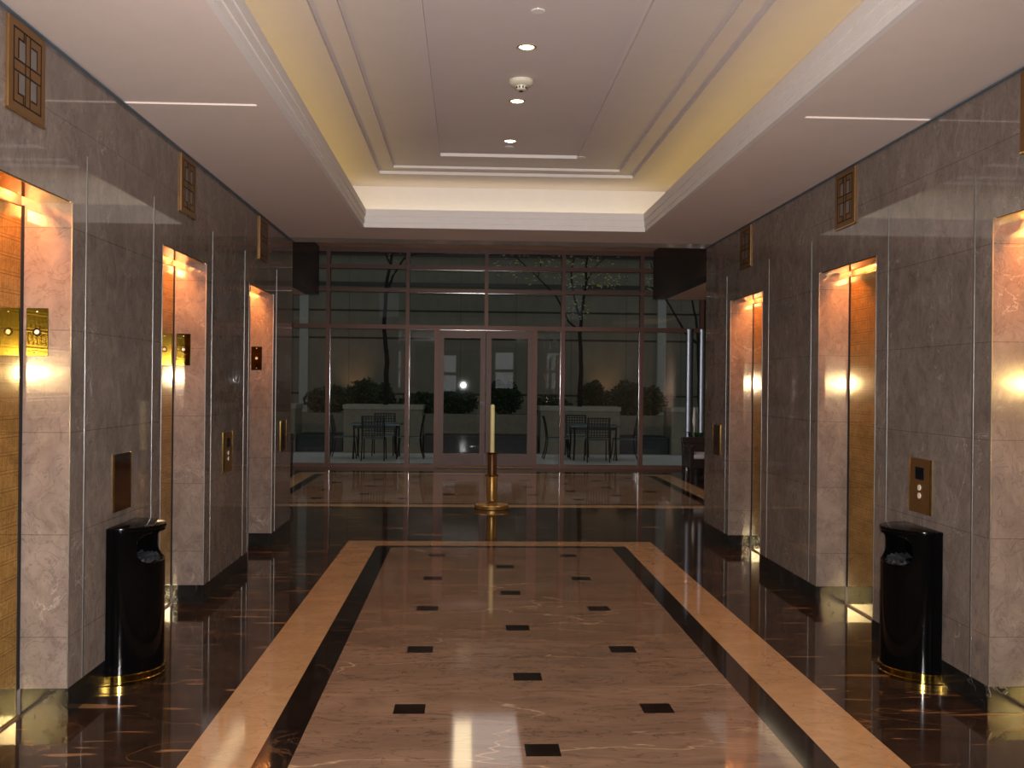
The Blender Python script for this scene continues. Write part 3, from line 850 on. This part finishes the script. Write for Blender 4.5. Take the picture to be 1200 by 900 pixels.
# ------------------------------------------------------------------ call panels on the piers
def make_call(plainp=False):
    e = empty('call_panel')
    obj('plate', MB().box(0,.008,-.13,.13,-.153,.153), M_platep if plainp else M_plate, e, bevel=.002)
    pl = e.children[0]
    if not plainp: obj('display', MB().box(.007,.0095,-.055,.055,.035,.105), M_disp, pl)
    for z in (() if plainp else (-.01, -.055)):
        obj('button', MB().tube([(.007,0,z),(.013,0,z)], .017, 20), M_btn, pl, smooth=True)
    for s in (-1, 1): obj('edge_strip', MB().box(-.002,.01,s*.13,s*.134,-.153,.153), M_brass, pl)
    return e
c0 = make_call(); cp0 = make_call(True); used = set()
for side, sx, X in (('left', -1, XL), ('right', 1, XR)):
    for y, w in ((5.665 if sx < 0 else 5.71, 'above the trash bin'), (8.13, 'between the middle and farthest lifts'), (10.56 if sx < 0 else 10.48, 'at the far end of the hall')):
        if sx > 0 and 'between' in w: continue
        src = cp0 if (sx < 0 and 'trash' in w) or 'far end' in w else c0
        c = copy_tree(src) if src.name in used else src; used.add(src.name)
        c.location = (X, y, 1.032); c.rotation_euler = (0,0,0 if sx < 0 else PI)
        tag(c, ('plain bronze wall panel' if src is cp0 else 'bronze two button call panel') + ' %s on the %s wall' % (w, side), 'call panel', 'lift call panels')

# brass key plates on the far jambs of the left lifts (face -y)
def make_key():
    e = empty('key_plate')
    obj('plate', MB().box(-.05,.05,-.006,0,-.112,.112), M_keyb, e, bevel=.0015)
    r = MB()
    pts = [(.016*math.cos(2*PI*k/20), -.008, .016*math.sin(2*PI*k/20)) for k in range(21)]
    r.tube(pts, .004, 8, cap=False)
    pl = e.children[0]; obj('lock_ring', r, M_groove, pl, smooth=True)
    obj('lock_core', MB().tube([(0,-.004,0),(0,-.01,0)], .011, 16), M_btn, pl, smooth=True)
    for z in (.095,-.095): obj('screw', MB().tube([(0,-.005,z),(0,-.008,z)], .004, 8), M_btn, pl)
    return e
k0 = make_key()
for i, (a, b) in enumerate(OPEN):
    k = k0 if i == 0 else copy_tree(k0)
    k.location = (XL-.155, b, 1.80)
    tag(k, 'brass key switch plate on the jamb of the %s left lift' % ORD[i], 'key plate', 'brass key plates')

# ------------------------------------------------------------------ ceiling fittings
TOPZ = TZ+.078
dl = empty('recessed_downlight')
obj('rim', MB().lathe([(.058,0),(.062,-.006),(.05,-.008),(.044,-.002)], 28), M_rim, dl, smooth=True)
obj('lamp', MB().lathe([(.043,-.0045),(.03,-.009),(.008,-.011)], 24), M_lamp, dl, smooth=True)
for i, (y, w) in enumerate(((8.62, 'farthest'), (7.40, 'middle'), (6.21, 'nearest'))):
    d = dl if i == 0 else copy_tree(dl)
    d.location = (XC-.012, y, TOPZ); tag(d, '%s of the three lit recessed downlights in the tray' % w, 'downlight', 'recessed downlights')
e = empty('smoke_detector', (XC-.01, 6.88, TOPZ)); tag(e, 'round cream smoke detector on the tray ceiling', 'smoke detector')
obj('base', MB().lathe([(.072,0),(.082,-.006),(.082,-.028),(.066,-.042),(.04,-.046)][::-1], 36), M_plastic, e, smooth=True)
sb_ = e.children[0]; sc_ = MB().lathe([(.04,-.044),(.036,-.058),(.034,-.07),(.014,-.076)][::-1], 28)
obj('sensor_cage', sc_, M_plastic, sb_, smooth=True)
sl = MB()
for k in range(10):
    a = 2*PI*k/10; sl.box(.036*math.cos(a)-.004,.036*math.cos(a)+.004,.036*math.sin(a)-.004,.036*math.sin(a)+.004,-.066,-.052)
sl.lathe([(.012,-.082),(.013,-.074)], 14)
obj('vents', sl, M_groove, sb_)
for (x, y, z, lab) in ((.36, 5.6, TOPZ, 'flat round sprinkler cover nearest the viewer on the tray ceiling'), (XC-.01, 8.83, TOPZ, 'flat round sprinkler cover beyond the farthest downlight'), (XC+.63, 9.05, TZ+.05, 'small round sprinkler cover beside the end of the inner tray step')):
    e = empty('sprinkler_cover', (x, y, z)); tag(e, lab, 'sprinkler cover', 'sprinkler covers')
    obj('cover_plate', MB().lathe([(.012,-.009),(.036,-.009),(.04,-.006),(.04,-.004)], 24), M_white, e, smooth=True)
    obj('collar', MB().lathe([(.028,-.005),(.03,0)], 24), M_rim, e, smooth=True)

# ------------------------------------------------------------------ lights
def area(name, loc, rot, sx, sy, power, col, spread=PI):
    L = bpy.data.lights.new(name, 'AREA'); L.shape = 'RECTANGLE'; L.size = sx; L.size_y = sy; L.energy = power; L.color = col; L.spread = spread
    o = bpy.data.objects.new(name, L); COL.objects.link(o); o.location = loc; o.rotation_euler = rot
    return o
CV = (1,.76,.17)
for s in (-1, 1):
    area('cove_tube', (XC+s*(CX-.1), (TB+CY)/2, CZ+.1), (PI, 0, 0), .06, CY-TB-.3, 9.5, CV)
area('cove_tube', (XC, CY-.12, CZ+.1), (PI, 0, 0), 2.9, .06, 3.6, (1,.9,.62))
for y in (8.62, 7.40, 6.21, 5.03, 3.85, 2.67, 1.5, .3):
    L = bpy.data.lights.new('downlight_beam', 'SPOT'); L.energy = 50; L.color = (1,.74,.50); L.spot_size = math.radians(98); L.spot_blend = 1.0; L.shadow_soft_size = .04
    o = bpy.data.objects.new('downlight_beam', L); COL.objects.link(o); o.location = (XC-.012, y, TOPZ-.03)
# lobby: unseen fill spots added to brighten it, then the ceiling fixture
for x in (-1.6, .35, 2.3):
    for y in (12.4, 15.0, 17.6):
        L = bpy.data.lights.new('lobby_fill_spot', 'SPOT'); L.energy = 62; L.color = (1,.80,.70); L.spot_size = math.radians(120); L.spot_blend = .7; L.shadow_soft_size = .05
        o = bpy.data.objects.new('lobby_fill_spot', L); COL.objects.link(o); o.location = (x, y, LZ+.15)
area('lobby_ceiling_panel', (.35, 16.9, LZ+.15), (0, 0, 0), 1.1, 2.6, 17, (1,.9,.82), math.radians(158))
area('lobby_ceiling_strip', (-.02, 16.6, LZ+.14), (0, 0, 0), .28, 2.4, 12, (1,.78,.4), math.radians(158))
# unseen fill lights added in both lobby wings to lift the far hall soffit
for x, rz in ((-4.4, math.radians(-52)), (4.4, math.radians(52))):
    area('wing_fill', (x, 13.6, 1.5), (math.radians(-98), 0, rz), .5, .5, 46, (1,.76,.58))
# the camera's own flash
L = bpy.data.lights.new('camera_flash', 'SPOT'); L.energy = 1900; L.color = (1,.96,.95); L.spot_size = math.radians(98); L.spot_blend = 1.0; L.shadow_soft_size = .05
o = bpy.data.objects.new('camera_flash', L); COL.objects.link(o); o.location = (.0, -.12, 1.64); o.rotation_euler = (PI/2, 0, 0)

w = bpy.data.worlds.new('night_sky'); scene.world = w; w.use_nodes = True
bg = w.node_tree.nodes['Background']; bg.inputs[0].default_value = (.86,.93,1,1); bg.inputs[1].default_value = .17

# ------------------------------------------------------------------ camera
cam = bpy.data.cameras.new('camera'); co_ = bpy.data.objects.new('camera', cam); COL.objects.link(co_)
cam.sensor_width = 36; cam.lens = 36*1213/1200; cam.clip_end = 200
psi = math.atan(52/1213)
co_.matrix_world = Matrix.Translation((0,0,1.58)) @ Matrix.Rotation(-psi, 4, 'Z') @ Matrix.Rotation(PI/2, 4, 'X') @ Matrix.Rotation(math.radians(.6), 4, 'Z')
scene.camera = co_
scene.view_settings.view_transform = 'Standard'
scene.view_settings.look = 'None'
scene.view_settings.exposure = 0
scene.view_settings.gamma = 1
scene.view_settings.use_curve_mapping = False
scene.cycles.use_denoising = True
scene.cycles.max_bounces = 10
scene.cycles.transparent_max_bounces = 12
scene.cycles.sample_clamp_indirect = 40
scene.cycles.caustics_reflective = True
